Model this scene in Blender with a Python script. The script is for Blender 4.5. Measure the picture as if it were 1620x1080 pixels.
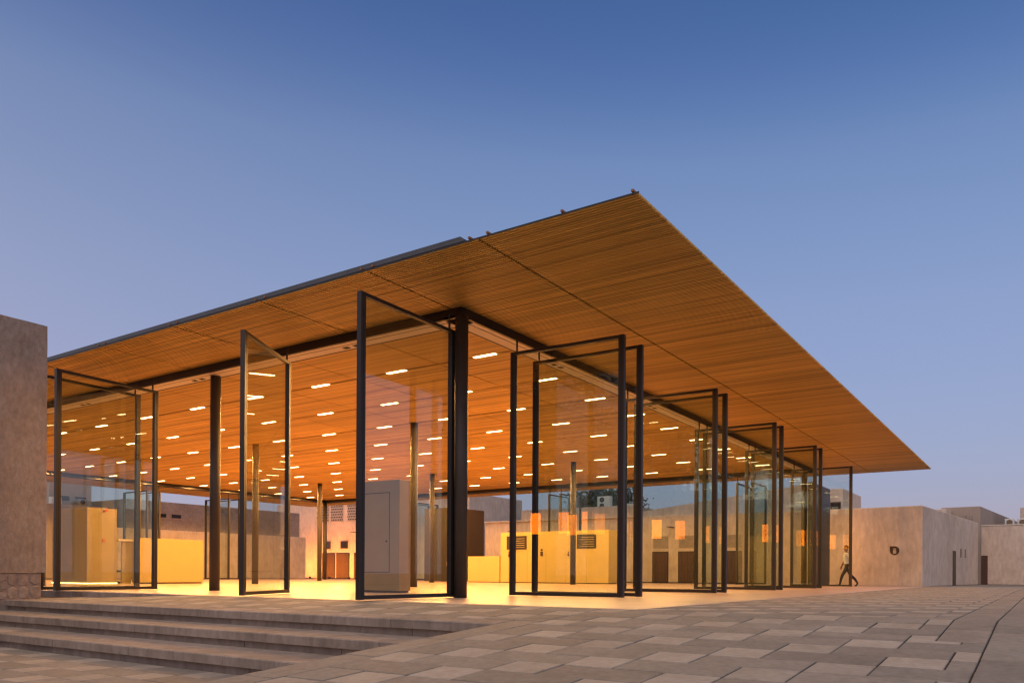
import bpy, bmesh, math, random
from mathutils import Vector, Matrix
random.seed(7)
sc = bpy.context.scene
for o in list(bpy.data.objects): bpy.data.objects.remove(o)
COL = sc.collection
R = math.radians
# ------------------------------------------------------------------ camera
# world: X runs away along the right glass front, Y away along the left one, Z up, floor at 0
F_PX, CY_PX, PIT, ROL, YAW, HC = 1255.734, 906.167, .00097, .00605, .59255, .48257
CAM = Vector((-12.64528, -9.76490, HC))
_s, _c = math.sin(YAW), math.cos(YAW)
_fw = Vector((_c, _s, 0)); _rt = Vector((_s, -_c, 0)); _up = Vector((0, 0, 1))
_f2 = _fw*math.cos(PIT) + _up*math.sin(PIT); _u = -_fw*math.sin(PIT) + _up*math.cos(PIT)
_r2 = _rt*math.cos(ROL) + _u*math.sin(ROL); _u2 = -_rt*math.sin(ROL) + _u*math.cos(ROL)
cd = bpy.data.cameras.new('camera'); co = bpy.data.objects.new('camera', cd); COL.objects.link(co)
cd.sensor_width = 36; cd.lens = F_PX/1620*36; cd.shift_y = (CY_PX-540)/1620
cd.clip_start = .1; cd.clip_end = 3000
m = Matrix((_r2, _u2, -_f2)).transposed().to_4x4(); m.translation = CAM
co.matrix_world = m; sc.camera = co
# ------------------------------------------------------------------ sky, sun, exposure
GLOW = 1.3
SUN_EL, SUN_AZ = R(1.6), R(180)          # azimuth measured from +X towards +Y: the glow stands behind the camera
w = bpy.data.worlds.new('World'); sc.world = w; w.use_nodes = True
nt = w.node_tree; bg = nt.nodes['Background']
sky = nt.nodes.new('ShaderNodeTexSky'); sky.sky_type = 'NISHITA'; sky.sun_disc = False
sky.sun_elevation = SUN_EL; sky.sun_rotation = R(90) - SUN_AZ
sky.air_density = 1.0; sky.dust_density = 1.2; sky.ozone_density = 3.0
nt.links.new(sky.outputs[0], bg.inputs[0]); bg.inputs[1].default_value = .15
# twilight haze the clear-air model leaves out: lavender at the horizon to blue overhead, warmer towards the set sun
tc = nt.nodes.new('ShaderNodeTexCoord'); sx = nt.nodes.new('ShaderNodeSeparateXYZ'); nt.links.new(tc.outputs['Generated'], sx.inputs[0])
rp = nt.nodes.new('ShaderNodeValToRGB'); cr_ = rp.color_ramp
stops = [(0,(.36,.32,.46)),(.10,(.285,.265,.43)),(.316,(.215,.252,.41)),(.46,(.131,.185,.347)),(.53,(.058,.101,.27)),(.60,(.031,.067,.204)),(.70,(.026,.056,.17)),(1,(.02,.045,.14))]
while len(cr_.elements) < len(stops): cr_.elements.new(.5)
for e_, (p_, c_) in zip(cr_.elements, stops): e_.position = p_; e_.color = (*c_, 1)
cr_.interpolation = 'B_SPLINE'
def vm(op, **k):
    n_ = nt.nodes.new('ShaderNodeMath'); n_.operation = op
    for i_, v_ in k.items():
        i_ = int(i_[1:])
        if isinstance(v_, (int, float)): n_.inputs[i_].default_value = v_
        else: nt.links.new(v_, n_.inputs[i_])
    return n_.outputs[0]
tilt = vm('MULTIPLY_ADD', a0=sx.outputs['Y'], a1=-.075, a2=vm('MULTIPLY_ADD', a0=sx.outputs['X'], a1=.05, a2=1.0))   # a little deeper away from the glow
nt.links.new(vm('MULTIPLY', a0=sx.outputs['Z'], a1=tilt), rp.inputs[0])
fz = vm('POWER', a0=vm('SUBTRACT', a0=1.0, a1=vm('ABSOLUTE', a0=sx.outputs['Z'])), a1=2.5)
fx = vm('POWER', a0=vm('MULTIPLY_ADD', a0=sx.outputs['X'], a1=-.5, a2=.5), a1=2.0)
gl_ = vm('MULTIPLY', a0=vm('MULTIPLY', a0=fz, a1=fx), a1=GLOW)
b2 = nt.nodes.new('ShaderNodeBackground'); nt.links.new(rp.outputs[0], b2.inputs[0])
b3 = nt.nodes.new('ShaderNodeBackground'); b3.inputs[0].default_value = (1, .73, .53, 1); nt.links.new(gl_, b3.inputs[1])
a1_ = nt.nodes.new('ShaderNodeAddShader'); a2_ = nt.nodes.new('ShaderNodeAddShader')
nt.links.new(bg.outputs[0], a1_.inputs[0]); nt.links.new(b2.outputs[0], a1_.inputs[1]); nt.links.new(a1_.outputs[0], a2_.inputs[0]); nt.links.new(b3.outputs[0], a2_.inputs[1])
nt.links.new(a2_.outputs[0], nt.nodes['World Output'].inputs[0])
sd = bpy.data.lights.new('sun', 'SUN'); so = bpy.data.objects.new('sun', sd); COL.objects.link(so)
sd.energy = 1.8; sd.angle = R(60); sd.color = (1, .77, .56)   # the broad glow after sunset
_sv = Vector((math.cos(R(205))*math.cos(R(66)), math.sin(R(205))*math.cos(R(66)), math.sin(R(66))))
so.rotation_euler = _sv.to_track_quat('Z', 'Y').to_euler(); so.location = (-30, 0, 30)
vs = sc.view_settings; vs.view_transform = 'Standard'; vs.look = 'None'; vs.gamma = 1; vs.exposure = 0
sc.cycles.use_denoising = True
sc.cycles.max_bounces = 10; sc.cycles.diffuse_bounces = 5; sc.cycles.glossy_bounces = 5
sc.cycles.transparent_max_bounces = 40; sc.cycles.transmission_bounces = 6
sc.cycles.caustics_reflective = False; sc.cycles.caustics_refractive = False
sc.cycles.sample_clamp_indirect = 6; sc.cycles.filter_width = 1.35
# ------------------------------------------------------------------ materials
M = {}
def mat(name, col, rough=.7, metal=0, noise=None, bump=None, col2=None, spec=None, streak=None, rnd=0, stain=None, slabs=None):
    """noise=(scale, lo, hi) colour mottling; streak=(sx,sy,sz) stretches it; bump=(scale,strength); rnd: per-object value spread"""
    m = bpy.data.materials.new(name); m.use_nodes = True; t = m.node_tree; n = t.nodes; l = t.links
    b = n['Principled BSDF']; b.inputs['Roughness'].default_value = rough; b.inputs['Metallic'].default_value = metal
    if spec is not None: b.inputs['Specular IOR Level'].default_value = spec
    b.inputs['Base Color'].default_value = (*col, 1)
    out = None
    geo = n.new('ShaderNodeNewGeometry')
    if noise:
        mp = n.new('ShaderNodeMapping'); mp.inputs['Scale'].default_value = streak or (1, 1, 1)
        l.new(geo.outputs['Position'], mp.inputs[0])
        nz = n.new('ShaderNodeTexNoise'); nz.inputs['Scale'].default_value = noise[0]; nz.inputs['Detail'].default_value = 6
        nz.inputs['Roughness'].default_value = .65
        l.new(mp.outputs[0], nz.inputs['Vector'])
        rp = n.new('ShaderNodeValToRGB'); rp.color_ramp.elements[0].position = .3; rp.color_ramp.elements[1].position = .72
        c2 = col2 or col
        rp.color_ramp.elements[0].color = (*[x*noise[1] for x in c2], 1); rp.color_ramp.elements[1].color = (*[min(1, x*noise[2]) for x in col], 1)
        l.new(nz.outputs[0], rp.inputs[0]); out = rp.outputs[0]
    if rnd:
        oi = n.new('ShaderNodeObjectInfo'); mr = n.new('ShaderNodeMapRange')
        mr.inputs['To Min'].default_value = 1-rnd; mr.inputs['To Max'].default_value = 1+rnd
        l.new(oi.outputs['Random'], mr.inputs['Value'])
        mx = n.new('ShaderNodeMix'); mx.data_type = 'RGBA'; mx.blend_type = 'MULTIPLY'; mx.inputs[0].default_value = 1
        if out: l.new(out, mx.inputs[6])
        else: mx.inputs[6].default_value = (*col, 1)
        cb = n.new('ShaderNodeCombineColor')
        for k in range(3): l.new(mr.outputs[0], cb.inputs[k])
        l.new(cb.outputs[0], mx.inputs[7]); out = mx.outputs[2]
    def mul(a_, f_):
        mm = n.new('ShaderNodeMix'); mm.data_type = 'RGBA'; mm.blend_type = 'MULTIPLY'; mm.inputs[0].default_value = 1
        if a_: l.new(a_, mm.inputs[6])
        else: mm.inputs[6].default_value = (*col, 1)
        l.new(f_, mm.inputs[7]); return mm.outputs[2]
    if stain:
        for (sc_, lo_) in stain:
            n2 = n.new('ShaderNodeTexNoise'); n2.inputs['Scale'].default_value = sc_; n2.inputs['Detail'].default_value = 5; n2.inputs['Roughness'].default_value = .6
            l.new(geo.outputs['Position'], n2.inputs['Vector'])
            r2_ = n.new('ShaderNodeValToRGB'); r2_.color_ramp.elements[0].position = .36; r2_.color_ramp.elements[1].position = .58
            r2_.color_ramp.elements[0].color = (lo_, lo_*.985, lo_*.96, 1); r2_.color_ramp.elements[1].color = (1, 1, 1, 1)
            l.new(n2.outputs[0], r2_.inputs[0]); out = mul(out, r2_.outputs[0])
    if slabs:
        bt = n.new('ShaderNodeTexBrick'); bt.offset = .5; bt.inputs['Scale'].default_value = 1; bt.inputs['Mortar Size'].default_value = .006
        bt.inputs['Brick Width'].default_value = slabs; bt.inputs['Row Height'].default_value = slabs*.5
        bt.inputs['Color1'].default_value = (1, 1, 1, 1); bt.inputs['Color2'].default_value = (.95, .95, .94, 1); bt.inputs['Mortar'].default_value = (.62, .6, .57, 1)
        l.new(geo.outputs['Position'], bt.inputs['Vector']); out = mul(out, bt.outputs[0])
    if out: l.new(out, b.inputs['Base Color'])
    if bump:
        nb = n.new('ShaderNodeTexNoise'); nb.inputs['Scale'].default_value = bump[0]; nb.inputs['Detail'].default_value = 8
        nb.inputs['Roughness'].default_value = .7
        l.new(geo.outputs['Position'], nb.inputs['Vector'])
        bp = n.new('ShaderNodeBump'); bp.inputs['Strength'].default_value = bump[1]; bp.inputs['Distance'].default_value = .02
        l.new(nb.outputs[0], bp.inputs['Height']); l.new(bp.outputs[0], b.inputs['Normal'])
    M[name] = m; return m
def emis(name, col, strength):
    m = bpy.data.materials.new(name); m.use_nodes = True; t = m.node_tree
    for x in list(t.nodes): t.nodes.remove(x)
    e = t.nodes.new('ShaderNodeEmission'); e.inputs[0].default_value = (*col, 1); e.inputs[1].default_value = strength
    o = t.nodes.new('ShaderNodeOutputMaterial'); t.links.new(e.outputs[0], o.inputs[0]); M[name] = m
def glass(name, tint):
    m = bpy.data.materials.new(name); m.use_nodes = True; t = m.node_tree; n = t.nodes; l = t.links
    for x in list(n): n.remove(x)
    geo = n.new('ShaderNodeNewGeometry'); mr = n.new('ShaderNodeMapRange')
    mr.inputs['To Min'].default_value = 1.6; mr.inputs['To Max'].default_value = 1/1.6
    l.new(geo.outputs['Backfacing'], mr.inputs['Value'])
    fr = n.new('ShaderNodeFresnel'); l.new(mr.outputs[0], fr.inputs['IOR'])
    tr = n.new('ShaderNodeBsdfTransparent'); tr.inputs[0].default_value = (*tint, 1)
    gl = n.new('ShaderNodeBsdfGlossy'); gl.inputs['Roughness'].default_value = .0; gl.inputs['Color'].default_value = (.95, 1, .98, 1)
    mx = n.new('ShaderNodeMixShader'); l.new(fr.outputs[0], mx.inputs[0]); l.new(tr.outputs[0], mx.inputs[1]); l.new(gl.outputs[0], mx.inputs[2])
    o = n.new('ShaderNodeOutputMaterial'); l.new(mx.outputs[0], o.inputs[0]); M[name] = m
mat('wood', (.74, .485, .12), .5, noise=(1.0, .66, 1.1), streak=(11, .22, 1), col2=(.66, .385, .09), rnd=.07)
_t = M['wood'].node_tree; _b = _t.nodes['Principled BSDF']; _src = _b.inputs['Base Color'].links[0].from_socket
_an = _t.nodes.new('ShaderNodeAttribute'); _an.attribute_name = 'tone'
_mx = _t.nodes.new('ShaderNodeVectorMath'); _mx.operation = 'MULTIPLY'; _t.links.new(_src, _mx.inputs[0])
_cx = _t.nodes.new('ShaderNodeCombineXYZ')
for _k in range(3): _t.links.new(_an.outputs['Fac'], _cx.inputs[_k])
_t.links.new(_cx.outputs[0], _mx.inputs[1]); _t.links.new(_mx.outputs[0], _b.inputs['Base Color'])
mat('purlin_wood', (.30, .13, .05), .6, noise=(3, .7, 1.1))
mat('backing', (.05, .032, .022), .9)
mat('bronze', (.017, .013, .012), .45, metal=0, noise=(3, .8, 1.2))
mat('column_steel', (.045, .036, .030), .5, metal=0, noise=(2, .8, 1.15))
mat('gutter', (.085, .094, .105), .5, metal=.3, noise=(2, .85, 1.1), rnd=.05)
mat('cream', (.62, .55, .45), .6)
mat('slot', (.01, .01, .01), .8)
glass('glass', (.89, .925, .905))
mat('floor', (.60, .465, .40), .34, noise=(.9, .9, 1.06), bump=(30, .05), stain=((.7, .9),), slabs=1.2)
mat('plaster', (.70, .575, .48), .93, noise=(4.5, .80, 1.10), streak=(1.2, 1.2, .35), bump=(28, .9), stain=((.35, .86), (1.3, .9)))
mat('plaster_grey', (.38, .31, .262), .93, noise=(11, .74, 1.16), streak=(1, 1, .5), bump=(40, 1.0), stain=((.8, .86), (2.2, .9)))
mat('plaster_far', (.40, .325, .27), .93, noise=(.5, .85, 1.08), streak=(1, 1, .4), bump=(12, .4))
mat('kiosk', (.42, .325, .185), .8, noise=(1.5, .9, 1.07))
mat('counter', (.50, .40, .155), .7, noise=(1.2, .94, 1.04))
mat('counter_edge', (.70, .62, .46), .6)
mat('brown_panel', (.022, .0145, .011), .6, noise=(1, .9, 1.1))
mat('black_panel', (.012, .011, .011), .4)
mat('paver_dark', (.24, .217, .188), .85, noise=(14, .80, 1.16), bump=(60, .3), rnd=.12, stain=((.55, .9), (3.0, .9)))
mat('paver_light', (.355, .315, .268), .85, noise=(14, .84, 1.12), bump=(60, .3), rnd=.12, stain=((.55, .9), (3.0, .9)))
mat('kerb_stone', (.265, .235, .20), .85, noise=(14, .8, 1.14), bump=(60, .3), rnd=.08, stain=((.55, .84), (2.5, .86)))
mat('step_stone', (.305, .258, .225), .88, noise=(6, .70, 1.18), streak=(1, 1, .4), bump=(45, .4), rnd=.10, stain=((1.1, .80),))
mat('joint', (.045, .04, .036), .95)
mat('earth', (.20, .175, .15), .95, noise=(.3, .85, 1.1))
mat('rubble', (.33, .265, .225), .95, noise=(6, .65, 1.2), bump=(25, .8), rnd=.18)
mat('mortar', (.31, .25, .215), .95, noise=(8, .75, 1.1), bump=(30, .7))
mat('door_wood', (.085, .042, .026), .7, noise=(3, .7, 1.2), streak=(6, 6, .4), rnd=.12)
mat('dark_glass', (.02, .02, .022), .15)
mat('white_metal', (.62, .62, .6), .5)
mat('grey_metal', (.25, .25, .26), .5, metal=.4)
mat('red', (.55, .05, .03), .5)
mat('sign_brown', (.045, .018, .012), .6)
mat('sign_cream', (.45, .38, .28), .6)
mat('bark', (.09, .065, .045), .95, noise=(8, .6, 1.2), bump=(30, .6))
mat('leaf', (.055, .075, .03), .7, noise=(1.5, .5, 1.5))
mat('leaf_dark', (.04, .05, .025), .7, noise=(1.5, .5, 1.5))
mat('skin', (.30, .17, .11), .6); mat('shirt', (.55, .58, .68), .8); mat('trousers', (.035, .03, .032), .85); mat('shoe', (.015, .013, .012), .5)
mat('hair', (.03, .022, .02), .8)
mat('plaster_dusk_shade', (.10, .082, .068), .93, noise=(1, .8, 1.1))  # plaster darkened so the mirrored house reads as a dusk silhouette
mat('tower', (.50, .49, .47), .8, noise=(.1, .9, 1.05))
mat('letter', (.75, .75, .74), .5)
mat('chair_black', (.02, .02, .022), .6)
emis('lamp', (1, .62, .26), 20)
emis('led', (1, .60, .16), 12)
emis('added_wash_glow', (1, .30, .03), 2600)  # glow of the lamps added before the lattice house
emis('lit_window', (1, .17, .004), 13.0)
# ------------------------------------------------------------------ mesh helpers
class MB:
    def __init__(s): s.v = []; s.f = []
    def box(s, x0, x1, y0, y1, z0, z1, skip=()):
        i = len(s.v)
        s.v += [(x0,y0,z0),(x1,y0,z0),(x1,y1,z0),(x0,y1,z0),(x0,y0,z1),(x1,y0,z1),(x1,y1,z1),(x0,y1,z1)]
        fs = {'b':(0,3,2,1),'t':(4,5,6,7),'-y':(0,1,5,4),'+x':(1,2,6,5),'+y':(2,3,7,6),'-x':(3,0,4,7)}
        s.f += [tuple(i+k for k in q) for n_, q in fs.items() if n_ not in skip]
        return s
    def quad(s, *p):
        i = len(s.v); s.v += [tuple(q) for q in p]; s.f.append(tuple(range(i, i+len(p)))); return s
    def slab(s, x0, x1, y0, y1, zf, th=.05, ch=.006):
        """paver with chamfered top following zf(x,y)"""
        i = len(s.v)
        for (x, y) in ((x0,y0),(x1,y0),(x1,y1),(x0,y1)): s.v.append((x, y, zf(x, y)-th))
        for (x, y) in ((x0,y0),(x1,y0),(x1,y1),(x0,y1)): s.v.append((x, y, zf(x, y)-ch))
        for (x, y) in ((x0+ch,y0+ch),(x1-ch,y0+ch),(x1-ch,y1-ch),(x0+ch,y1-ch)): s.v.append((x, y, zf(x, y)))
        for k in range(4):
            j = (k+1) % 4
            s.f += [(i+k, i+j, i+4+j, i+4+k), (i+4+k, i+4+j, i+8+j, i+8+k)]
        s.f.append((i+8, i+9, i+10, i+11)); return s
    def tube(s, p0, p1, r0, r1=None, n=12, caps=True):
        r1 = r0 if r1 is None else r1
        p0 = Vector(p0); p1 = Vector(p1); d = (p1-p0).normalized()
        a = d.orthogonal().normalized(); b = d.cross(a); i = len(s.v)
        for p, r in ((p0, r0), (p1, r1)):
            for k in range(n):
                t = 2*math.pi*k/n; s.v.append(tuple(p + a*math.cos(t)*r + b*math.sin(t)*r))
        for k in range(n):
            j = (k+1) % n; s.f.append((i+k, i+j, i+n+j, i+n+k))
        if caps: s.f.append(tuple(i+n-1-k for k in range(n))); s.f.append(tuple(i+n+k for k in range(n)))
        return s
    def mesh(s, name, m, smooth=False):
        me = bpy.data.meshes.new(name); me.from_pydata(s.v, [], s.f)
        me.materials.append(M[m]); 
        if smooth:
            for p in me.polygons: p.use_smooth = True
        return me
    def build(s, name, m, parent=None, smooth=False, bevel=0):
        o = bpy.data.objects.new(name, s.mesh(name, m, smooth)); COL.objects.link(o)
        if parent: o.parent = parent
        if bevel:
            b = o.modifiers.new('bevel', 'BEVEL'); b.width = bevel; b.segments = 2; b.limit_method = 'ANGLE'
        return o
def link(name, me, parent=None, loc=(0,0,0), rot=(0,0,0)):
    o = bpy.data.objects.new(name, me); COL.objects.link(o); o.location = loc; o.rotation_euler = rot
    if parent: o.parent = parent
    return o
def tag(o, label=None, cat=None, group=None, kind=None):
    if label: o['label'] = label
    if cat: o['category'] = cat
    if group: o['group'] = group
    if kind: o['kind'] = kind
    return o
def empty(name, loc=(0,0,0), label=None, cat=None, group=None, kind=None, rz=0):
    o = bpy.data.objects.new(name, None); COL.objects.link(o); o.location = loc; o.rotation_euler = (0,0,rz); o.empty_display_size = .3
    return tag(o, label, cat, group, kind)
ORD = ['first','second','third','fourth','fifth','sixth','seventh','eighth','ninth','tenth','eleventh','twelfth','thirteenth']
def in_view(x, y, z, mg=230):
    d = Vector((x, y, z)) - CAM; f = d.dot(_f2)
    if f < .5: return False
    px = 810 + F_PX*d.dot(_r2)/f; py = CY_PX - F_PX*d.dot(_u2)/f
    return -mg < px < 1620+mg and -mg < py < 1080+mg
# ------------------------------------------------------------------ dimensions
HS, HL = 5.83, 5.36              # batten soffit, top of the glass doors
XE, XR, YE, YR = -2.43, 31.82, -5.0, 39.9
GX = [.25+2.87*k for k in range(12)]; GY = [.25+2.9*k for k in range(13)]
FX, FY = 28.75, 34.95            # far fronts
ZB = 5.64                        # underside of the edge beam
SL = .066
XS = [-4.5, -5.38, -6.25]; Z1 = -.136; RS = .225; ZL = Z1-3*RS
YST = -4.05                      # right end of the steps
def back_z(y): return 0 if y < 5.3 else max(Z1, Z1*(y-5.3)/3.6)
def gz(x, y):
    if x >= XE: return -.004
    if y > YST and x > XS[0]-.01:
        t = (XE-x)/(XE-XS[0]); return back_z(y)*(1-t) + Z1*t - .004
    return max(SL*(x-XE), SL*(-13-XE)) - .004
# ------------------------------------------------------------------ the ground
g = MB(); B = 900
def hz(x): return max(SL*(x-XE), SL*(-13-XE))
g.quad((XE, -B, -.06), (B, -B, -.06), (B, B, -.06), (XE, B, -.06))
g.quad((-13, -B, hz(-13)-.06), (XE, -B, -.06), (XE, YST-.4, -.06), (-13, YST-.4, hz(-13)-.06))
g.quad((-B, -B, hz(-13)-.06), (-13, -B, hz(-13)-.06), (-13, YST-.4, hz(-13)-.06), (-B, YST-.4, hz(-13)-.06))
g.quad((-B, YST-.4, ZL-.06), (XE, YST-.4, ZL-.06), (XE, B, ZL-.06), (-B, B, ZL-.06))
g.quad((-13, YST-.4, ZL-.06), (-13, YST-.4, hz(-13)-.06), (XE, YST-.4, -.06), (XE, YST-.4, ZL-.06))
tag(g.build('ground', 'earth'), kind='structure')
plaza = empty('plaza', (0, 0, 0), kind='structure')
bed = MB()
for (a, b, y0, y1) in ((-13, XE, -16, YST), (XS[0], XE, YST, 12), (XE, 36, -16, YE)):
    n = 12 if y0 == YST else 1
    for k in range(n):
        ya, yb = y0+(y1-y0)*k/n, y0+(y1-y0)*(k+1)/n
        z = (lambda x, y: gz(x, y)) if a != XE else (lambda x, y: -.004)
        zz = [(SL*(x-XE) if (a == -13) else (gz(max(min(x, XE-1e-4), XS[0]), y) if a == XS[0] else 0))-.024 for (x, y) in ((a,ya),(b,ya),(b,yb),(a,yb))]
        bed.quad((a,ya,zz[0]), (b,ya,zz[1]), (b,yb,zz[2]), (a,yb,zz[3]))
bed.build('joint_bed', 'joint', plaza)
PX_, PY_ = .48, .465
pieces = []                      # (x0,x1,y0,y1,material,level)
def paver_rows(xa, xb, ya, yb, level=None):
    r = math.floor((xa+6.75)/PX_)
    while -6.75+r*PX_ < xb:
        x0, x1 = max(xa, -6.75+r*PX_), min(xb, -6.75+(r+1)*PX_)
        if x1-x0 > .1:
            c = math.floor((-6.33-yb)/PY_)-3
            while -6.33-c*PY_ > ya:
                if (c-r) % 3 == 0: spans = ((c, c+1, 'paver_light'), (c+1, c+3, 'paver_dark'))
                else: spans = ()
                for (ca, cb, mm) in spans:
                    y1, y0 = min(yb, -6.33-ca*PY_), max(ya, -6.33-cb*PY_)
                    if y1-y0 > .08: pieces.append((x0, x1, y0, y1, mm, level))
                c += 1
        r += 1
YB0, YB1 = -8.9, -9.32           # border band on the right
paver_rows(-13, -4.2, YB1, YST-.42)
paver_rows(-4.2, XE, YB0, YST-.42)
paver_rows(-4.5+.42, XE, YST-.42, 9.6)
paver_rows(XE, 34, YB0, YE)
paver_rows(-13, XS[2]+.02, YST, 9, ZL)
x = -4.2
while x < 34: pieces.append((x, min(x+.93, 34), YB1, YB0, 'kerb_stone', None)); x += .93
r = 0; x = -13
while x < 34:
    y = YB1 - (.6 if r % 2 else 0)
    if r % 2: pieces.append((x, x+.6, y, YB1, 'paver_dark', None))
    while y > -15: pieces.append((x, x+.6, y-1.2, y, 'paver_dark', None)); y -= 1.2
    x += .6; r += 1
x = -13.1
while x < -4.1: pieces.append((x, min(x+1.2, -4.08), YST-.42, YST, 'kerb_stone', None)); x += 1.2
pieces.append((XS[0], XE, YST-.42, YST, 'paver_dark', None)) if False else None
def pz(p):
    lv = p[5]
    j = random.uniform(-.0025, .0025); tx = random.uniform(-.004, .004); ty = random.uniform(-.004, .004); cx, cy = (p[0]+p[1])/2, (p[2]+p[3])/2
    if lv is not None: return lambda x, y: lv + j + tx*(x-cx) + ty*(y-cy)
    return lambda x, y: gz(min(max(x, p[0]), p[1]-1e-3), y) + j + tx*(x-cx) + ty*(y-cy)
vis = []
for p in pieces:
    cx, cy = (p[0]+p[1])/2, (p[2]+p[3])/2; z = p[5] if p[5] is not None else gz(cx, cy)
    if in_view(cx, cy, z): vis.append(((Vector((cx, cy, z))-CAM).length, p))
vis.sort(key=lambda t: t[0])
lower = empty('lower_plaza', (0, 0, ZL), kind='structure')
lb = MB().quad((-13, YST-.4, -.022), (XS[2]+.1, YST-.4, -.022), (XS[2]+.1, 9, -.022), (-13, 9, -.022)); lb.build('joint_bed', 'joint', lower)
rest = {}
GAP = .0075
n_single = 0
for d, p in vis:
    zf = pz(p)
    if n_single < 300:
        par = lower if p[5] is not None else plaza
        cx, cy = (p[0]+p[1])/2, (p[2]+p[3])/2; oz = ZL if p[5] is not None else 0
        mb = MB().slab(p[0]+GAP-cx, p[1]-GAP-cx, p[2]+GAP-cy, p[3]-GAP-cy, lambda x, y: zf(x+cx, y+cy)-oz, .03)
        o = mb.build('kerb_stone' if p[4] == 'kerb_stone' else 'paver', p[4], par); o.location = (cx, cy, 0); n_single += 1
    else:
        rest.setdefault(p[4], MB()).slab(p[0]+GAP, p[1]-GAP, p[2]+GAP, p[3]-GAP, zf, .03)
for k, mb in rest.items(): tag(mb.build('far_paving', k, plaza), kind='stuff')
# strip side wall towards the lower plaza
MB().quad((-13.1, YST+.003, ZL-.05), (XS[0], YST+.003, ZL-.05), (XS[0], YST+.003, gz(XS[0], -5)-.03), (-13.1, YST+.003, gz(-13, -5)-.03)).build('strip_side', 'step_stone', plaza)
# ------------------------------------------------------------------ steps
steps = empty('stone_steps', (XS[0], 0, ZL), kind='structure')
for k in range(3):
    z = Z1-k*RS; y = YST+.01; xb = XS[k]+.42 if k == 0 else XS[k-1]+.06
    off = (0, .45, .2)[k]; first = True
    while y < 9.05:
        L = 1.08 if not first else .7+off; y2 = min(y+L, 9.05); first = False
        j = random.uniform(-.003, .003)
        zf_ = (lambda x_, y_: gz(max(x_, XS[0]), min(y_, 8.9))+j*.5) if k == 0 else (lambda x_, y_: z-.004+j*.5)
        mb = MB().slab(XS[k]+j, xb, y+.003, y2-.003, zf_, .125, .012); mb.f.append((3, 2, 1, 0)); o = mb.build('step_slab', 'step_stone', steps); o.location = (-XS[0], 0, -ZL)
        y = y2
    y = YST+.01; first = True
    while y < 9.05:
        L = .98 if not first else .45+off; y2 = min(y+L, 9.05); first = False
        j = random.uniform(-.004, .004)
        o = MB().box(XS[k]+.065+j, XS[k]+.25, y+.003, y2-.003, z-RS-.02, z-.127).build('riser_stone', 'step_stone', steps); o.location = (-XS[0], 0, -ZL)
        y = y2
# ------------------------------------------------------------------ pavilion floor
fl = MB().box(XE, XR+.1, YE, YR, -.4, 0)
flo = tag(fl.build('pavilion_floor', 'floor', bevel=.008), kind='structure')
MB().box(XE-.02, XE-.001, YE+.3, YR, -.4, -.018).build('slab_side_shade', 'step_stone', flo)  # darker face over the slab's own pale stone, standing in for shade
# ------------------------------------------------------------------ the pavilion
pav = empty('pavilion', (0, 0, 0), 'open glass pavilion with thin slatted timber roof on dark round columns', 'pavilion')
def P(o): return o
# columns
for (x, y) in ((0,0),(.35,8.45),(8.86,8.95),(20.34,8.95),(8.86,17.65),(20.34,17.65),(8.86,26.35),(20.34,26.35),(FX-.3,FY-.3),(FX-.3,.3),(.35,17.65),(.35,26.35)):
    inner = 1 < x < FX-1 and 1 < y < FY-1
    me = MB().tube((0,0,0), (0,0,HS+.02 if inner else ZB), .135, n=24); o = me.build('column', 'column_steel', pav, smooth=False); o.location = (x, y, 0)
    for p in o.data.polygons: p.use_smooth = len(p.vertices) == 4
# perimeter beams: dark steel face, cream underside with slot and vents
def beam(axis, fixed, inward, a, b, um='cream'):
    mb = MB(); un = MB(); sl = MB()
    if axis == 'x':
        y0, y1 = sorted((fixed, fixed+inward*.06)); mb.box(a, b, y0, y1, ZB, HS+.01)
        y0, y1 = sorted((fixed+inward*.06, fixed+inward*.5)); un.box(a, b, y0, y1, ZB+.01, ZB+.05)
        y0, y1 = sorted((fixed+inward*.2, fixed+inward*.215)); sl.box(a+.1, b-.1, y0, y1, ZB+.006, ZB+.03)
    else:
        x0, x1 = sorted((fixed, fixed+inward*.06)); mb.box(x0, x1, a, b, ZB, HS+.01)
        x0, x1 = sorted((fixed+inward*.06, fixed+inward*.5)); un.box(x0, x1, a, b, ZB+.01, ZB+.05)
        x0, x1 = sorted((fixed+inward*.2, fixed+inward*.215)); sl.box(x0, x1, a+.1, b-.1, ZB+.006, ZB+.03)
    o = mb.build('edge_beam', 'bronze', pav); u = un.build('beam_underside', um, o); sl.build('slot', 'slot', o)
    inn = MB()
    if axis == 'x': y0, y1 = sorted((fixed+inward*.5, fixed+inward*.53)); inn.box(a+.5, b-.5, y0, y1, ZB, HS+.005)
    else: x0, x1 = sorted((fixed+inward*.5, fixed+inward*.53)); inn.box(x0, x1, a+.53, b-.53, ZB, HS+.005)
    inn.build('inner_face', 'bronze', o)
    n = int((b-a)/5.7); 
    for k in range(n):
        for q in (0, .32):
            t = a+4.1+k*5.75+q if axis == 'x' else a+3.15+k*5.75+q
            v = MB()
            if axis == 'x': y0, y1 = sorted((fixed+inward*.30, fixed+inward*.42)); v.box(t, t+.17, y0, y1, ZB+.004, ZB+.02)
            else: x0, x1 = sorted((fixed+inward*.30, fixed+inward*.42)); v.box(x0, x1, t, t+.17, ZB+.004, ZB+.02)
            v.build('vent', 'slot', o)
beam('x', -.02, 1, -.02, FX); beam('y', -.02, 1, .04, FY); beam('x', FY, -1, .04, FX, 'bronze'); beam('y', FX, -1, .04, FY-.06, 'bronze')
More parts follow.
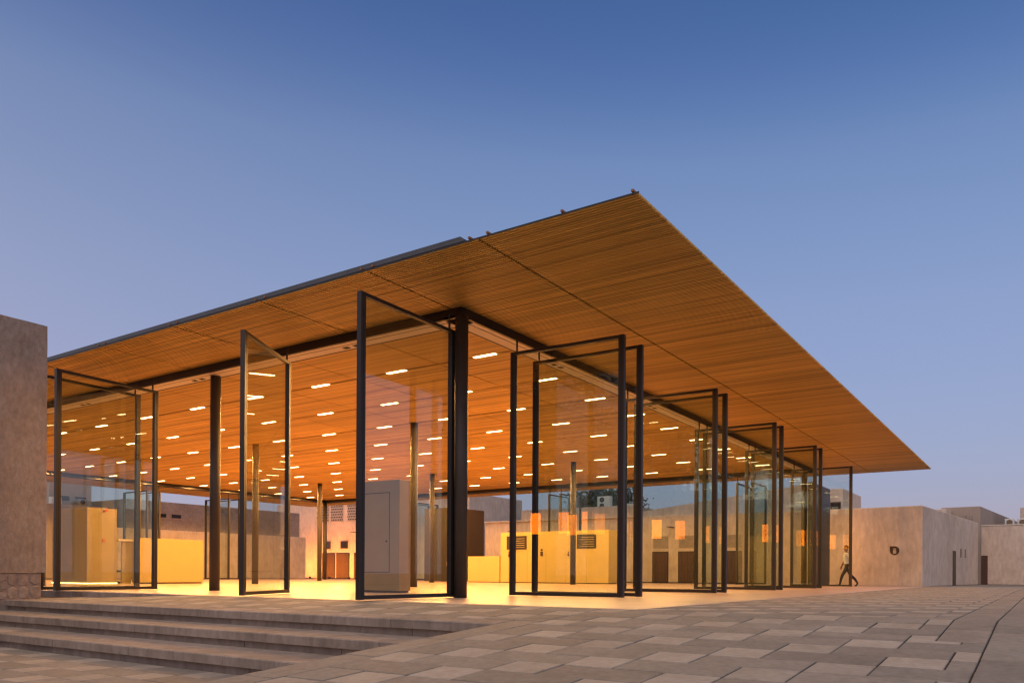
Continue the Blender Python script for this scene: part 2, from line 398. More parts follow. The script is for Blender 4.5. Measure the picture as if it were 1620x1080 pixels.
# roof
roof = MB().box(XE+.03, XR-.03, YE+.04, YR-.04, HS+.036, HS+.046).build('roof', 'backing', pav)
MB().box(XE+.6, XR-.9, -1.6, YR-1.5, HS+.07, HS+.26).build('roof_deck', 'gutter', roof)
xb = [XE]+GX; yb = [YE, -2.2]+GY+[37.5, YR]
pm = {}
NV = 0
for i in range(len(xb)-1):
    for j in range(len(yb)-1):
        dx, dy = xb[i+1]-xb[i], yb[j+1]-yb[j]
        inside = i > 0 and 1 < j < 14 and i < 11; key = (i, round(dy, 2), inside)
        if key not in pm:
            n = round(dx/.07); q = dx/n; mb = MB()
            gx = .042 if inside else .012
            for k in range(n):
                c = (k+.5)*q
                mb.box(max(c-.020, gx), min(c+.020, dx-gx), .022, dy-.022, 0, .034, skip=('t',))
            pm[key] = mb.mesh('batten_panel', 'wood'); rnd_ = random.Random(100+i)
            tn = [rnd_.choice((.62, .78, .86, .92, 1, 1, 1, 1.05, 1.12)) for _ in range(n)]
            at = pm[key].attributes.new('tone', 'FLOAT', 'FACE'); at.data.foreach_set('value', [tn[f//5] for f in range(n*5)])
        link('batten_panel', pm[key], roof, (xb[i], yb[j], HS))
for y in [YE+.1, YE+1.25, -2.38, -2.02]+[v+s for v in GY for s in (-.14, .14)]:
    MB().box(XE-.02, XR-.3, y-.018, y+.018, HS+.047, HS+.08).build('purlin', 'purlin_wood', roof)
y = -1.85
while y < YR-.2:
    y2 = min(y+2.9, YR-.1)
    gm = MB(); x0, x1 = XE+.3, XE+.62
    y0 = y+.004 if y > -1.8 else y+.0
    sl_ = .25 if y < -1.8 else 0
    gm.v += [(x0,y0,HS+.065),(x0,y2-.004,HS+.065),(x0,y2-.004,HS+.29),(x0,y0+sl_,HS+.29),(x1,y0,HS+.065),(x1,y2-.004,HS+.065),(x1,y2-.004,HS+.29),(x1,y0+sl_,HS+.29)]
    gm.f += [(0,3,2,1),(4,5,6,7),(0,4,7,3),(1,2,6,5),(3,7,6,2),(0,1,5,4)]
    gm.build('gutter', 'gutter', roof); y = y2
MB().box(XE-.006, XE-.001, YE, YR, HS+.004, HS+.03).build('edge_darkening', 'bronze', roof)  # dark strip added to cover the light caught by the first batten
MB().box(XE+.012, XE+.05, -1.9, YR, HS+.049, HS+.075).build('eave_trim', 'gutter', roof)
# glass pivot doors
def leaf(p0, p1):
    """p0: pivot end at the beam, p1: free end"""
    p0 = Vector((*p0, 0)); p1 = Vector((*p1, 0)); L = (p1-p0).length; ang = math.atan2(p1.y-p0.y, p1.x-p0.x)
    t = .05
    d = MB().tube((.14, 0, HL-.01), (.14, 0, ZB+.02), .022, n=10).build('glass_door', 'bronze', pav)
    d.location = p0; d.rotation_euler = (0, 0, ang)
    def pt(n_, mb, m_, bevel=0): mb.build(n_, m_, d, bevel=bevel)
    for (a, b) in ((0, .115), (L-.125, L)):
        pt('stile', MB().box(a, b, -t, t, .018, HL), 'bronze', .004)
        pt('stile_groove', MB().box((a+b)/2-.006, (a+b)/2+.006, -t-.001, t+.001, .03, HL-.02), 'slot')
    pt('rail', MB().box(.117, L-.127, -t+.004, t-.004, HL-.065, HL-.002), 'bronze')
    pt('rail', MB().box(.117, L-.127, -t+.004, t-.004, .022, .095), 'bronze')
    pt('pane', MB().box(.112, L-.122, -.006, .006, .09, HL-.06), 'glass')
for (a, b) in (((-.06,.16),(-2.75,.12)), ((-.25,4.86),(-2.45,3.66)), ((-.2,10.22),(-2.95,10.04)), ((-.2,11.06),(-2.93,10.9)),
               ((1.88,.06),(2.0,-2.64)), ((2.80,.06),(2.86,-2.64)), ((7.45,.06),(7.53,-2.62)), ((8.2,.06),(8.24,-2.64)),
               ((12.93,.06),(12.99,-2.62)), ((13.68,.06),(13.72,-2.64)), ((18.3,.06),(18.33,-2.62)), ((19.08,.06),(19.13,-2.64)), ((25.0,.06),(25.03,-2.6))):
    leaf(a, b)
for k in (0, 2, 4):               # far front at the back right and back left, doors folded out in pairs
    y = 3.0+5.8*k
    for q in (0, .8): leaf((FX-.05, y+q), (FX+2.6, y+q+.05))
for k in (0, 2, 3):
    x = 3.1+5.74*k
    for q in (0, .8): leaf((x+q, FY-.05), (x+q+.05, FY+2.6))
# dark portal wall at the far end of the right front
por = MB().box(0, 3.8, -.1, .1, 0, 5.0).build('portal_wall', 'black_panel', None, bevel=.01)
por.location = (27.2, -.28, 0); tag(por, 'tall black entrance wall with vertical white lettering, behind the last glass doors', 'wall')
def text_mesh(txt, size, name, m, parent, mw):
    c = bpy.data.curves.new(name, 'FONT'); c.body = txt; c.size = size; c.extrude = .004; c.align_x = 'CENTER'; c.align_y = 'CENTER'
    t = bpy.data.objects.new(name, c); COL.objects.link(t)
    dg = bpy.context.evaluated_depsgraph_get(); me = bpy.data.meshes.new_from_object(t.evaluated_get(dg))
    bpy.data.objects.remove(t); me.materials.clear(); me.materials.append(M[m])
    o = bpy.data.objects.new(name, me); COL.objects.link(o); o.parent = parent; o.matrix_local = mw; return o
rm = Matrix.Rotation(R(90), 4, 'X') @ Matrix.Rotation(R(90), 4, 'Z')
text_mesh('VISITOR CENTRE', .19, 'lettering', 'letter', por, Matrix.Translation((1.62, -.106, 2.45)) @ rm)
# ------------------------------------------------------------------ ceiling lamps
hm = MB().box(-.06, .06, -.335, .335, 0, .05).mesh('lamp_housing', 'slot')
lamp_data = bpy.data.lights.new('lamp_light', 'SPOT'); lamp_data.energy = 285; lamp_data.color = (1, .45, .115); lamp_data.spot_size = R(174); lamp_data.spot_blend = .12; lamp_data.shadow_soft_size = 0
dm = MB().box(-.052, .052, -.325, .325, -.010, .0).mesh('diffuser', 'lamp')
for k in range(1, 10):
    for q in range(12):
        x, y = GX[k], 1.69+2.9*q
        o = link('ceiling_lamp', hm, None, (x, y, HS+.003))
        tag(o, f'glowing ceiling lamp, {ORD[k-1]} row from the left front, {ORD[q]} lamp from the right front', 'lamp', 'linear lamps in the slatted ceiling')
        link('diffuser', dm, o)
        lo = bpy.data.objects.new('lamp_light', lamp_data); COL.objects.link(lo); lo.parent = o; lo.location = (0, 0, -.03)   # a spot shines along -Z: straight down
# ------------------------------------------------------------------ inside the pavilion
kx, ky = 2.02, 3.46
kio = MB().box(0, .42, 0, 1.5, .05, 2.8).build('cabinet', 'kiosk', None, bevel=.008); kio.location = (kx, ky, 0)
tag(kio, 'tall taupe service cabinet with one flush door, near the front corner column', 'cabinet')
MB().box(.03, .39, .03, 1.47, 0, .06).build('plinth', 'slot', kio)
fr = MB()
for (y0, y1, z0, z1) in ((.32,.335,.5,2.5),(1.325,1.34,.5,2.5),(.335,1.325,.5,.515),(.335,1.325,2.485,2.5)): fr.box(-.003, .01, y0, y1, z0, z1)
fr.build('door_gap', 'slot', kio)
MB().box(-.006, .01, .345, 1.315, .525, 2.475).build('door', 'kiosk', kio, bevel=.003)
MB().tube((-.02, .42, 1.28), (.0, .42, 1.28), .022, n=12).build('lock', 'slot', kio)
blk = MB().box(0, 1.17, 0, 2.6, .06, 2.92).build('service_block', 'kiosk', None, bevel=.008); blk.location = (3.36, 20.5, 0)
tag(blk, 'tall plaster block with a glowing strip at its foot, behind the left glass doors', 'block')
MB().box(.03, 1.14, .03, 2.57, 0, .06).build('recess', 'slot', blk)
MB().box(-.012, 1.175, -.012, .0, .012, .045).build('light_strip', 'led', blk); MB().box(-.012, .0, .004, 2.6, .012, .045).build('light_strip', 'led', blk)
al = MB().box(-.06, .06, -.03, 0, -.06, .06).build('fire_alarm', 'red', None, bevel=.01); al.location = (4.0, 20.497, 1.68); tag(al, 'small red fire alarm box on the tall plaster block', 'alarm')
MB().tube((0, -.035, 0), (0, -.03, 0), .028, n=14).build('button', 'sign_cream', al)
cm = MB().box(-.05, .05, -.18, -.02, -.05, .05).build('wall_camera', 'red', None, bevel=.015); cm.location = (4.02, 20.5, 2.83); tag(cm, 'small camera at the top of the tall plaster block', 'camera'); MB().box(-.015, .015, -.03, 0, -.02, .06).build('bracket', 'white_metal', cm)
# long reception wall behind it
ctr = MB().box(0, 2.95, 0, .45, .05, 1.85).build('reception_wall', 'counter', None, bevel=.01); ctr.location = (5.42, 20.5, 0); tag(ctr, 'long pale yellow reception wall right of the tall plaster block', 'counter')
MB().box(.04, 2.91, .03, .42, 0, .05).build('plinth', 'slot', ctr)
MB().box(-.62, .0, .35, .95, 1.7, 1.78).build('shelf', 'counter_edge', ctr); MB().box(-.40, .0, .5, .56, .0, 1.7).build('return_panel', 'counter', ctr)
ch = empty('office_chair', (4.78, 21.2, 0), 'dark office chair glimpsed between the plaster block and the reception wall', 'chair')
MB().box(-.22, .22, -.22, .22, .46, .54).build('seat', 'chair_black', ch, bevel=.03); MB().box(-.2, .2, .18, .25, .6, 1.25).build('backrest', 'chair_black', ch, bevel=.03)
MB().tube((0,0,.08), (0,0,.46), .03).build('pedestal', 'grey_metal', ch)
for k in range(5):
    a = k*2*math.pi/5; b = MB().tube((0,0,.1), (.28*math.cos(a), .28*math.sin(a), .07), .025, .018, 8).build('leg', 'chair_black', ch); MB().tube((.28*math.cos(a)-.015, .28*math.sin(a), .033), (.28*math.cos(a)+.015, .28*math.sin(a), .033), .033, n=10).build('castor', 'chair_black', b)
# low counter and tall box at the back
tb = MB().box(0, 1.0, 8.92, 15.69, .04, 2.79).build('service_pod', 'counter', None, bevel=.01); tb.location = (24, 0, 0); tag(tb, 'long pale yellow pod with two dark panels and pictograms, at the back', 'pod')
MB().box(.03, .97, 8.95, 15.66, 0, .04).build('plinth', 'slot', tb)
for (y0, y1, z0, z1) in ((13.95,15.26,1.84,2.58),(9.65,10.78,1.84,2.58)):
    f_ = MB().box(-.03, 0.0, y0, y1, z0, z1).build('panel', 'brown_panel', tb)
    for q in range(5): MB().box(-.034, -.03, y0+.12, y1-.2-.1*(q % 3), z0+.1+q*.12, z0+.125+q*.12).build('slat_line', 'kiosk', f_)
for y in (10.2, 11.45, 12.7, 13.9, 15.15): MB().box(-.003, .0, y-.004, y+.004, .05, 1.8).build('seam', 'slot', tb)
def pict(y, z, s):
    o = MB().tube((-.012, y, z+.55*s), (0, y, z+.55*s), .2*s, n=16).build('pictogram', 'sign_brown', tb)
    MB().box(-.012, 0, y-.26*s, y+.26*s, z-.5*s, z+.28*s).build('pictogram_body', 'sign_brown', o)
pict(12.97, 1.62, .32); pict(15.1, 1.55, .25); pict(11.3, 1.55, .2)
lc = MB().box(0, .7, 15.75, 17.95, .04, 1.48).build('low_counter', 'counter', None, bevel=.01); lc.location = (23.95, 0, 0); tag(lc, 'low pale yellow counter at the left end of the long yellow pod', 'counter')
MB().box(.03, .67, 15.8, 17.9, 0, .04).build('plinth', 'slot', lc)
bb = MB().box(0, 3.2, 0, 2.2, .03, 4.45).build('dark_pod', 'brown_panel', None, bevel=.01); bb.location = (24.8, 19.75, 0); tag(bb, 'tall dark brown box behind the low yellow counter', 'box')
MB().box(-.004, 0, .3, 1.3, .04, 2.2).build('door', 'brown_panel', bb); MB().box(-.03, -.002, .4, .43, .95, 1.2).build('handle', 'grey_metal', bb)
for (x, y, n_) in ((20.05, 26.0, 'inner back column'), (.75, 8.75, 'column behind the half-open glass door'), (8.6, 17.3, 'column')):
    pass
# ------------------------------------------------------------------ left plaster building with rubble base
lw = empty('plaster_building', (-3.68, 8.92, Z1), 'taupe plaster building on a rubble stone base at the left edge', 'building')
wb = bmesh.new()
x0, x1, y0, y1, z0, z1 = -6.5, 0, 0, 1.0, .45-Z1, 5.99-Z1
nx, nz = 26, 24
def jit(): return random.uniform(-.006, .006)
vv = [[wb.verts.new((x0+(x1-x0)*i/nx, y0+jit(), z0+(z1-z0)*k/nz)) for k in range(nz+1)] for i in range(nx+1)]
for i in range(nx):
    for k in range(nz): wb.faces.new((vv[i][k], vv[i+1][k], vv[i+1][k+1], vv[i][k+1]))
bk = [[wb.verts.new((x, y1, z)) for z in (z0, z1)] for x in (x0, x1)]
ee = wb.faces.new([vv[nx][k] for k in range(nz+1)] + [bk[1][1], bk[1][0]])
wb.faces.new([vv[0][k] for k in range(nz, -1, -1)] + [bk[0][0], bk[0][1]])
wb.faces.new([vv[i][nz] for i in range(nx+1)] + [bk[1][1], bk[0][1]])
wb.faces.new([vv[i][0] for i in range(nx, -1, -1)] + [bk[0][0], bk[1][0]])
wb.faces.new((bk[0][0], bk[0][1], bk[1][1], bk[1][0]))
for f_ in wb.faces: f_.smooth = False
me = bpy.data.meshes.new('wall'); wb.to_mesh(me); me.materials.append(M['plaster_grey']); o = link('wall', me, lw)
base = MB().box(-6.4, -.09, .035, .95, -.9, .45-Z1-.005).build('stone_base', 'mortar', lw)
random.seed(21)
cells = []
def split(x0, x1, z0, z1, d):
    w_, h_ = x1-x0, z1-z0
    if (w_ < .40 and h_ < .31 and random.random() < .8) or d > 6 or w_*h_ < .018: cells.append((x0, x1, z0, z1)); return
    t_ = random.uniform(.36, .64)
    if w_ > h_*1.15: m_ = x0+w_*t_; split(x0, m_, z0, z1, d+1); split(m_, x1, z0, z1, d+1)
    else: m_ = z0+h_*t_; split(x0, x1, z0, m_, d+1); split(x0, x1, m_, z1, d+1)
for k in range(4): split(-2.9+k*.703, -2.9+(k+1)*.703, 0, .575, 0)
for (x0, x1, z0, z1) in cells:
    cx, cz, wd, h = (x0+x1)/2, (z0+z1)/2, x1-x0, z1-z0
    n_ = random.randint(7, 9); ph = random.uniform(0, 6.28); ring = []
    for k in range(n_):
        a_ = ph+2*math.pi*k/n_; ca, sa = math.cos(a_), math.sin(a_); q_ = 1/max(abs(ca), abs(sa))
        rr = (.55+.45*q_)*random.uniform(.86, 1.05); ring.append((max(-.48, min(.48, ca*rr*.5)), max(-.48, min(.48, sa*rr*.5))))
    mb = MB()
    for (sc2, yy) in ((1, .05), (1, -.004), (.9, -.016)): mb.v += [(p[0]*wd*sc2, yy+random.uniform(-.006, .006), p[1]*h*sc2) for p in ring]
    mb.v.append((random.uniform(-.02, .02), -.019, random.uniform(-.02, .02)))
    for L_ in (0, 1):
        for k in range(n_): j = (k+1) % n_; mb.f.append((L_*n_+k, L_*n_+j, (L_+1)*n_+j, (L_+1)*n_+k))
    for k in range(n_): mb.f.append((2*n_+k, 2*n_+(k+1) % n_, 3*n_))
    o = mb.build('stone', 'rubble', base); o.location = (cx, .038, cz)
random.seed(5)
# ------------------------------------------------------------------ surrounding buildings
def boxes(name, label, cat, loc, rz=0): return empty(name, loc, label, cat, rz=rz)
def pbox(par, n_, m_, x0, x1, y0, y1, z0, z1, bevel=.03): return MB().box(x0, x1, y0, y1, z0, z1).build(n_, m_, par, bevel=bevel)
def pdoor(par, y0, y1, z1, x=-.02):
    d = MB().box(x-.02, x+.1, y0-.06, y1+.06, 0, z1+.06).build('door', 'brown_panel', par)
    n = 5; wd = (y1-y0)/n
    for k in range(n): MB().box(x-.05, x-.021, y0+k*wd+.008, y0+(k+1)*wd-.008, .02, z1).build('plank', 'door_wood', d)
    for z in (.5, 1.25): MB().box(x-.07, x-.05, y0, y1, z, z+.07).build('ledge', 'door_wood', d)
def spout(par, y, z): 
    MB().box(-.75, .05, y-.09, y+.09, z, z+.05).build('water_spout', 'door_wood', par)
# back house with doors, seen through the right bays
bh = boxes('courtyard_house', 'long tan plaster house with plank doors and niches behind the pavilion', 'building', (36, 0, 0))
pbox(bh, 'wall', 'plaster', 0, 6, 2.5, 13.0, 0, 4.35); pbox(bh, 'wall', 'plaster', 0.05, 6, 13.0, 25.5, 0, 4.4)
pbox(bh, 'parapet', 'plaster', .0, .35, 13.2, 22.2, 4.4, 5.15); pbox(bh, 'parapet', 'plaster', -.06, 0.0, 13.0, 25.5, 4.3, 4.42)
gb = MB(); gb.v += [(1.2,13.5,4.3),(1.2,2.6,4.3),(1.2,2.6,6.0),(1.2,13.5,4.75),(5,13.5,4.3),(5,2.6,4.3),(5,2.6,6.0),(5,13.5,4.75)]
gb.f += [(0,1,2,3),(4,7,6,5),(0,3,7,4),(1,5,6,2),(3,2,6,7)]; gb.build('upper_wall', 'plaster', bh)
for y in (10.75, 8.95, 5.9, 4.2):
    pdoor(bh, y, y+1.0, 1.95)
    nch = MB().box(-.012, .05, y-.04, y+1.04, 2.2, 3.02).build('niche', 'plaster_far', bh); MB().box(-.016, -.012, y+.02, y+.98, 2.24, 2.98).build('niche_back', 'plaster_grey', nch)
for y in (10.4, 17.9, 22.8): spout(bh, y, 3.55)
pdoor(bh, 19.8, 20.7, 2.0)
for (y, x) in ((16.5, 2.0), (14.9, 3.0)):
    ac = MB().box(0, .45, -.5, .5, 0, .95).build('air_conditioner', 'white_metal', None, bevel=.03); ac.location = (36+x, y, 5.12 if x < 2.5 else 4.9)
    tag(ac, 'white air conditioning unit on the house roof, ' + ('taller of the two' if x < 2.5 else 'smaller one at the right'), 'air conditioner')
    if x < 2.5: 
        for z in (.26, .7): MB().tube((-.02, .12, z), (0, .12, z), .19, n=18).build('fan_grille', 'dark_glass', ac)
    else: 
        ac.scale = (.8, .7, .7); MB().tube((-.02, .1, .45), (0, .1, .45), .3, n=18).build('fan_grille', 'dark_glass', ac)
rs = MB()
for st in ((36.35, 14.2), (36.35, 16.0)): pass
ledge = pbox(bh, 'roof_ledge', 'plaster_far', 1.5, 5, 13.2, 19.0, 4.4, 5.1)
# lit house in the far corner
oh = boxes('lattice_house', 'two storey plaster house with lattice screens, lit orange at the far corner', 'building', (40, 0, 0))
pbox(oh, 'wall', 'plaster', 0, 8, 30, 54, 0, 7.2)
for y in (48.2, 46.3, 44.1, 42.0):
    z0 = 5.3; sc_ = MB().box(-.05, .02, y-1.6, y, z0, z0+1.55).build('lattice_screen', 'plaster_far', oh)
    for a in range(7):
        for b in range(6): MB().tube((-.06, y-1.5+a*.225+(b % 2)*.1, z0+.15+b*.25), (-.049, y-1.5+a*.225+(b % 2)*.1, z0+.15+b*.25), .07, n=8).build('lattice_hole', 'dark_glass', sc_)
for y in (47.3, 45.0, 42.9): 
    wn = MB().box(-.06, .02, y-.95, y, 2.75, 3.45).build('window', 'door_wood', oh); MB().box(-.066, -.06, y-.85, y-.1, 2.83, 3.37).build('pane', 'dark_glass', wn)
for y in (47.5, 45.6, 43.3): pdoor(oh, y-1.7, y-.1, 2.3)
spout(oh, 42.9, 4.2)
for y in (49.5, 46.55, 44.0, 41.5):  # added lamps for the orange wash, whose real source is unseen
    u = MB().tube((0,0,0), (0,0,.14), .1, .12, 14).build('added_wash_light', 'bronze', None); u.location = (37.6, y, -.02); u.rotation_euler = (0, R(32), 0); tag(u, f'added orange wash light before the lattice house, {ORD[[49.5,46.55,44.0,41.5].index(y)]} from the left', 'added light', 'added lights washing the lattice house')
    MB().tube((0,0,.141), (0,0,.147), .1, n=14).build('lens', 'added_wash_glow', u)
# grey houses behind the left back front
gh = boxes('grey_house', 'grey plaster house with two slot windows beyond the left back doors', 'building', (0, 43, 0))
pbox(gh, 'wall', 'plaster_grey', 18.4, 34, .8, 8, 0, 5.6); pbox(gh, 'lower_wall', 'plaster', 15.5, 34, 0, .8, 0, 3.5)
for x in (20.7, 21.9): 
    wn = MB().box(x, x+.75, .77, .9, 4.45, 4.72).build('window', 'dark_glass', gh); MB().box(x-.05, x+.8, .74, .77, 4.38, 4.45).build('sill', 'plaster_far', wn)
tw = boxes('tower_house', 'pale plaster house with a taller block and slot windows, far left behind the glass', 'building', (0, 44, 0))
pbox(tw, 'wall', 'plaster_far', 6, 17.2, 0, 8, 0, 4.9); pbox(tw, 'upper_block', 'plaster_far', 13.6, 16.4, .6, 6, 4.9, 6.6)
for x in (14.2, 15.3): MB().box(x, x+.7, .57, .7, 5.2, 5.5).build('window', 'dark_glass', tw)
for q, x in enumerate((13.8, 15.5)):
    ac = MB().box(-.55, .55, -.25, .25, 0, .75).build('air_conditioner', 'white_metal' if q == 0 else 'grey_metal', None, bevel=.03); ac.location = (x, 43.9+.3, 4.9); ac.scale = (.6, .7, .6); tag(ac, ('white' if q == 0 else 'grey') + ' air conditioning box on the far left house roof', 'air conditioner')
    MB().tube((0, -.27, .38), (0, -.25, .38), .27, n=18).build('fan_grille', 'dark_glass', ac)
# right-hand plaster buildings
rb = boxes('corner_house', 'tan plaster house with a round brown emblem and a narrow dark door, right', 'building', (34.0, -4.36, 0), R(-5))
pbox(rb, 'wall', 'plaster', 0, 17, 0, 9, -.06, 4.22, .05)
MB().box(8.05, 8.95, -.03, .1, -.05, 2.05).build('narrow_door', 'black_panel', rb)
for x in (10.5, 12.0): MB().box(x, x+.35, -.02, .1, 1.7, 2.25).build('slit_window', 'dark_glass', rb)
em = MB()
pts = [(-.235, .235)]+[(.235*math.cos(R(90)-R(270)*k/28), .235*math.sin(R(90)-R(270)*k/28)) for k in range(29)]
# viewed from -X the picture's left is +Y: the square corner sits upper left
em.v = [(-.03, -p[0], p[1]) for p in pts]+[(.02, -p[0], p[1]) for p in pts]; n_p = len(pts); em.f = [tuple(range(n_p))]+[(i, (i+1) % n_p, n_p+(i+1) % n_p, n_p+i) for i in range(n_p)]
emb = em.build('emblem', 'sign_brown', rb); emb.location = (0, 1.36, 1.86); emb.scale = (1, 1, 1)
e2 = MB()
for (a, b, z0, z1) in ((-.09,.07,-.16,.02),(-.07,.05,.035,.075),(-.09,.07,.09,.115)): e2.box(-.036, -.031, a, b, z0, z1)
e2.build('emblem_icon', 'sign_cream', emb)
r2 = boxes('rear_house', 'flat roofed plaster house rising behind the corner house', 'building', (56, -5.65, 0), R(-5))
pbox(r2, 'wall', 'plaster_far', 0, 26, 0, 2.6, -.06, 5.75); pbox(r2, 'stair_box', 'plaster', -2.0, 1.0, 1.9, 3.5, 3.8, 5.5)
for k in range(4): MB().box(-1.2, -.9, .35+.4*k, .6+.4*k, 4.7, 4.95+.07*(k % 2)).build('roof_vent', 'plaster_grey', r2)
r3 = boxes('court_wall', 'plain plaster wall at the right edge with a dark red door', 'wall', (51.2, -5.98, 0), R(-5))
pbox(r3, 'wall', 'plaster', 0, .5, -14, 0, -.06, 4.0, .05)
MB().box(-.05, .0, -.42, -.04, -.05, 1.95).build('door', 'red', r3).data.materials[0] = M['door_wood']
MB().box(-.03, .53, -14, 0, 4.0, 4.07).build('coping', 'cream', r3)
r4 = boxes('distant_house', 'low pale house block far behind the right wall', 'building', (62, -11.5, 0), R(-5))
pbox(r4, 'wall', 'plaster', 0, 8, -6, 3.5, 0, 6.0)
for q, (y) in enumerate((-8.1, -8.9)):
    ac = MB().box(0, .4, -.3, .3, 0, .55).build('air_conditioner', 'white_metal', None, bevel=.03); ac.location = (56, y+.6, 4.2); tag(ac, 'white roof unit over the right court wall, ' + ('left' if q == 0 else 'right') + ' one', 'air conditioner'); MB().tube((-.02,0,.28), (0,0,.28), .2, n=14).build('fan_grille', 'dark_glass', ac)
    MB().box(0, .4, -.3, .3, -4.2, 0).build('stand', 'grey_metal', ac)
r5 = boxes('window_house', 'tall plaster house with one window behind the last glass door', 'building', (41, 1.0, 0), 0)
pbox(r5, 'wall', 'plaster', 0, 6, 0, 5.0, 0, 6.05); wn = MB().box(-.03, .05, .12, .75, 4.6, 5.2).build('window', 'sign_brown', r5); MB().box(-.04, -.03, .18, .69, 4.66, 5.14).build('pane', 'dark_glass', wn)
# ------------------------------------------------------------------ trees
def tree(label, x, y, z, H, rad, n, leafm, seed, size=.16, gap=.35, group=None):
    rnd = random.Random(seed); t = empty('tree', (x, y, z), label, 'tree', group)
    tr = MB(); tips = []
    tr.tube((0,0,0), (rnd.uniform(-.2,.2), rnd.uniform(-.2,.2), H*.45), H*.035, H*.022, 10)
    top = Vector(tr.v[-1])
    for k in range(9):
        a = rnd.uniform(0, 6.28); e = rnd.uniform(.4, 1.2); L = rad*rnd.uniform(.6, 1.0)
        p0 = Vector((0, 0, H*rnd.uniform(.32, .46))); p1 = p0 + Vector((math.cos(a)*math.cos(e), math.sin(a)*math.cos(e), math.sin(e)))*L
        tr.tube(p0, p1, H*.014, H*.005, 7); tips.append(p1)
        for q in range(3):
            p2 = p1.lerp(p0, rnd.uniform(.1, .5)) + Vector((rnd.uniform(-1,1), rnd.uniform(-1,1), rnd.uniform(.1,1)))*rad*.4
            tr.tube(p1.lerp(p0, .3), p2, H*.006, H*.002, 5); tips.append(p2)
    tr.build('trunk', 'bark', t, smooth=True)
    cr = MB(); cz = H*.66
    cl = []
    for k in range(34):
        while True:
            v = Vector((rnd.uniform(-1,1), rnd.uniform(-1,1), rnd.uniform(-1,1)))
            if v.length < 1: break
        cl.append((Vector((v.x*rad*.85, v.y*rad*.85, cz+v.z*H*.27)), rad*rnd.uniform(.18, .36)))
    cl += [(p, rad*.22) for p in tips]
    for k in range(n):
        c, r_ = rnd.choice(cl); d = Vector((rnd.gauss(0,1), rnd.gauss(0,1), rnd.gauss(0,.8))); p = c + d*r_*.5
        a = Vector((rnd.gauss(0,1), rnd.gauss(0,1), rnd.gauss(0,1))).normalized(); b = a.orthogonal().normalized(); s_ = size*rnd.uniform(.6, 1.3)
        cr.quad(p-a*s_, p+b*s_*.45, p+a*s_, p-b*s_*.45)
    cr.build('crown', leafm, t)
tree('dark leafy tree rising behind the house roof, seen through the right bays', 47, 20.5, 0, 8.6, 4.2, 9000, 'leaf_dark', 3, .17)
tree('broad tree standing by the square behind the viewer, mirrored in the doors', -24, 12, -.8, 15.5, 4.6, 7000, 'leaf', 4, .2, group='trees mirrored in the doors')
tree('slim tree near the lit houses behind the viewer, mirrored in the doors', -30, 21, -.8, 16.5, 4.4, 7000, 'leaf', 6, .2, group='trees mirrored in the doors')
# mirrored in the doors: a house with lit windows and a tower behind the viewer
mh = boxes('lit_house', 'low plaster house with orange lit windows behind the viewer, mirrored in the doors', 'building', (-42, 0, -.85))
pbox(mh, 'wall', 'plaster_dusk_shade', -6, 0, -4, 40, 0, 9)
for k in (2, 3, 4, 7, 8, 9):
    y = 2.0+k*2.1+(.5 if k % 3 == 0 else 0); wn = MB().box(-.05, .04, y, y+1.1, 4.6, 6.5).build('window', 'door_wood', mh); MB().box(.04, .05, y+.08, y+1.02, 4.68, 6.42).build('pane', 'lit_window', wn)
mt = boxes('apartment_tower', 'pale apartment tower behind the viewer, mirrored in the doors', 'building', (-75, 30, -.85))
pbox(mt, 'wall', 'tower', -12, 0, 0, 14, 0, 34)
for k in range(9):
    for q in range(4): MB().box(-.05, .03, 1.4+q*3.2, 3.2+q*3.2, 3+k*3.3, 4.8+k*3.3).build('window', 'dark_glass', mt)
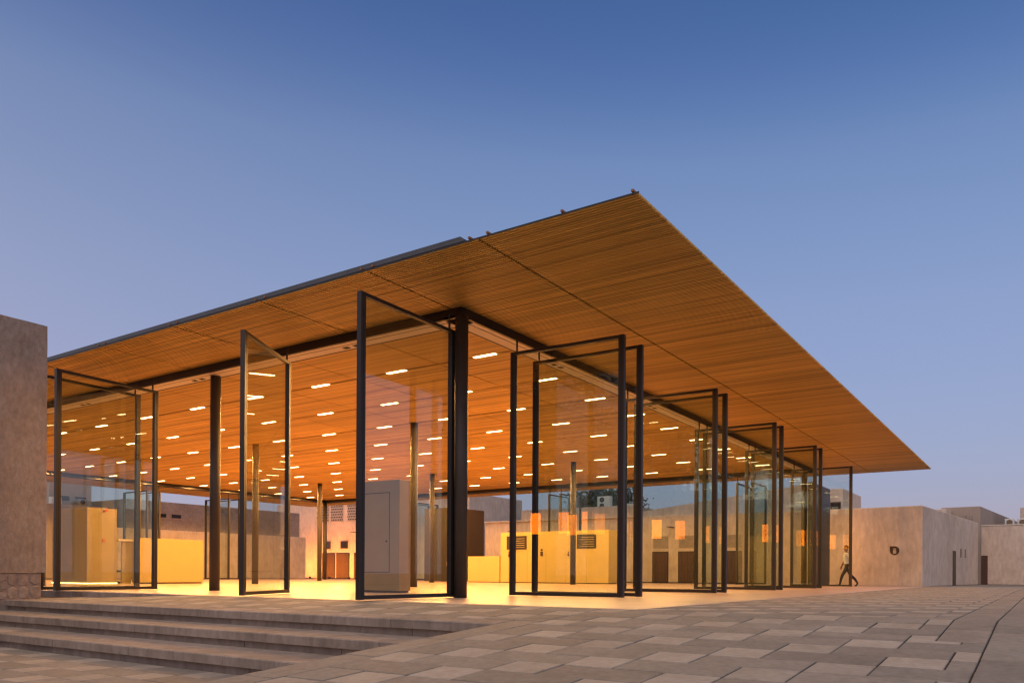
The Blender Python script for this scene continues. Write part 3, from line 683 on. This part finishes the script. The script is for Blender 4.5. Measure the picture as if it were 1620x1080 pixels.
# ------------------------------------------------------------------ the walking person
def person(loc, rz, H):
    s = H/1.75
    V_ = {}; verts = []; edges = []; rad = []
    def add(n_, p, r_, par=None):
        if n_[0] not in 'fto' or n_[:2] in ('ft', 'to'): r_ = tuple(q*1.18 for q in r_) if isinstance(r_, tuple) else r_*1.18
        V_[n_] = len(verts); verts.append(tuple(Vector(p)*s)); rad.append(r_*s if not isinstance(r_, tuple) else tuple(q*s for q in r_))
        if par is not None: edges.append((V_[par], V_[n_]))
    # x = walking direction, y = left, z = up
    add('pelvis', (0,0,.93), (.125,.10)); add('waist', (.0,0,1.06), (.125,.09), 'pelvis'); add('chest', (.02,0,1.26), (.15,.105), 'waist'); add('neckb', (.03,0,1.44), (.09,.075), 'chest')
    add('neck', (.045,0,1.50), .05, 'neckb'); add('jaw', (.07,0,1.575), (.062,.07), 'neck'); add('skull', (.06,0,1.67), (.075,.09), 'jaw'); add('top', (.055,0,1.72), (.05,.06), 'skull')
    for sd_, sg in (('l', 1), ('r', -1)):
        f_ = 1 if sd_ == 'l' else -1
        add('hip'+sd_, (.01*f_, .09*sg, .88), .09, 'pelvis'); add('kn'+sd_, (.20*f_+.04, .095*sg, .50), .058, 'hip'+sd_)
        add('ca'+sd_, ((.30 if f_ > 0 else -.36), .095*sg, .32), .052, 'kn'+sd_); add('an'+sd_, ((.34 if f_ > 0 else -.47), .095*sg, .10 if f_ > 0 else .14), .036, 'ca'+sd_)
        add('ft'+sd_, ((.40 if f_ > 0 else -.42), .10*sg, .045), .036, 'an'+sd_); add('to'+sd_, ((.52 if f_ > 0 else -.34), .105*sg, .04 if f_ < 0 else .06), .028, 'ft'+sd_)
        add('sh'+sd_, (.02, .17*sg, 1.39), .062, 'neckb'); add('el'+sd_, (-.06*f_-.02, .225*sg, 1.12), .043, 'sh'+sd_); add('wr'+sd_, (-.09*f_+.07, .235*sg, .90), .03, 'el'+sd_)
        add('pa'+sd_, (-.10*f_+.09, .235*sg, .83), (.035,.022), 'wr'+sd_)
        for q in range(4): add(f'f{q}'+sd_, (-.10*f_+.075+q*.018, (.235-.004*q)*sg, .745-.008*(q in (1,2))), .009, 'pa'+sd_)
        add('th'+sd_, (-.10*f_+.145, .22*sg, .80), .011, 'pa'+sd_)
    me = bpy.data.meshes.new('body'); me.from_pydata(verts, edges, []); o = bpy.data.objects.new('person', me); COL.objects.link(o)
    md = o.modifiers.new('skin', 'SKIN'); md.use_smooth_shade = True
    sv = me.skin_vertices[0].data
    for i, r_ in enumerate(rad): sv[i].radius = r_ if isinstance(r_, tuple) else (r_, r_)
    sv[0].use_root = True
    sb = o.modifiers.new('sub', 'SUBSURF'); sb.levels = 2; sb.render_levels = 2
    dg = bpy.context.evaluated_depsgraph_get(); m2 = bpy.data.meshes.new_from_object(o.evaluated_get(dg)); o.modifiers.clear(); o.data = m2
    m2.materials.clear()
    for k in ('skin', 'shirt', 'trousers', 'shoe'): m2.materials.append(M[k])
    for p in m2.polygons:
        c_ = p.center/s; p.use_smooth = True
        if c_.z < .09: p.material_index = 3
        elif c_.z < .98 and abs(c_.y) < .2: p.material_index = 2
        elif c_.z < 1.475 and not (abs(c_.y) > .19 and c_.z < 1.12): p.material_index = 1
        else: p.material_index = 0
    o.location = loc; o.rotation_euler = (0, 0, rz)
    bm = bmesh.new(); bmesh.ops.create_uvsphere(bm, u_segments=18, v_segments=12, radius=1)
    for v in bm.verts:
        c_ = v.co.copy(); v.co = Vector((c_.x*.105-.008, c_.y*.092, max(c_.z, -.35 if c_.x < .1 else .28)*.115))
    hm_ = bpy.data.meshes.new('hair'); bm.to_mesh(hm_); hm_.materials.append(M['hair'])
    for p in hm_.polygons: p.use_smooth = True
    h = link('hair', hm_, o, (.058*s, 0, 1.685*s)); h.scale = (s, s, s)
    for q in (1, -1):
        e_ = MB().tube((.137*s, .03*q*s, 1.655*s), (.145*s, .03*q*s, 1.655*s), .009*s, n=8).build('eye', 'shoe', o)
    MB().tube((.13*s, 0, 1.655*s), (.163*s, 0, 1.62*s), .008*s, .016*s, 8).build('nose', 'skin', o)
    return o
pr = person((26.4, -2.14, 0), R(120), 1.86)
tag(pr, 'person in pale shirt and dark trousers walking behind the last glass door', 'person')
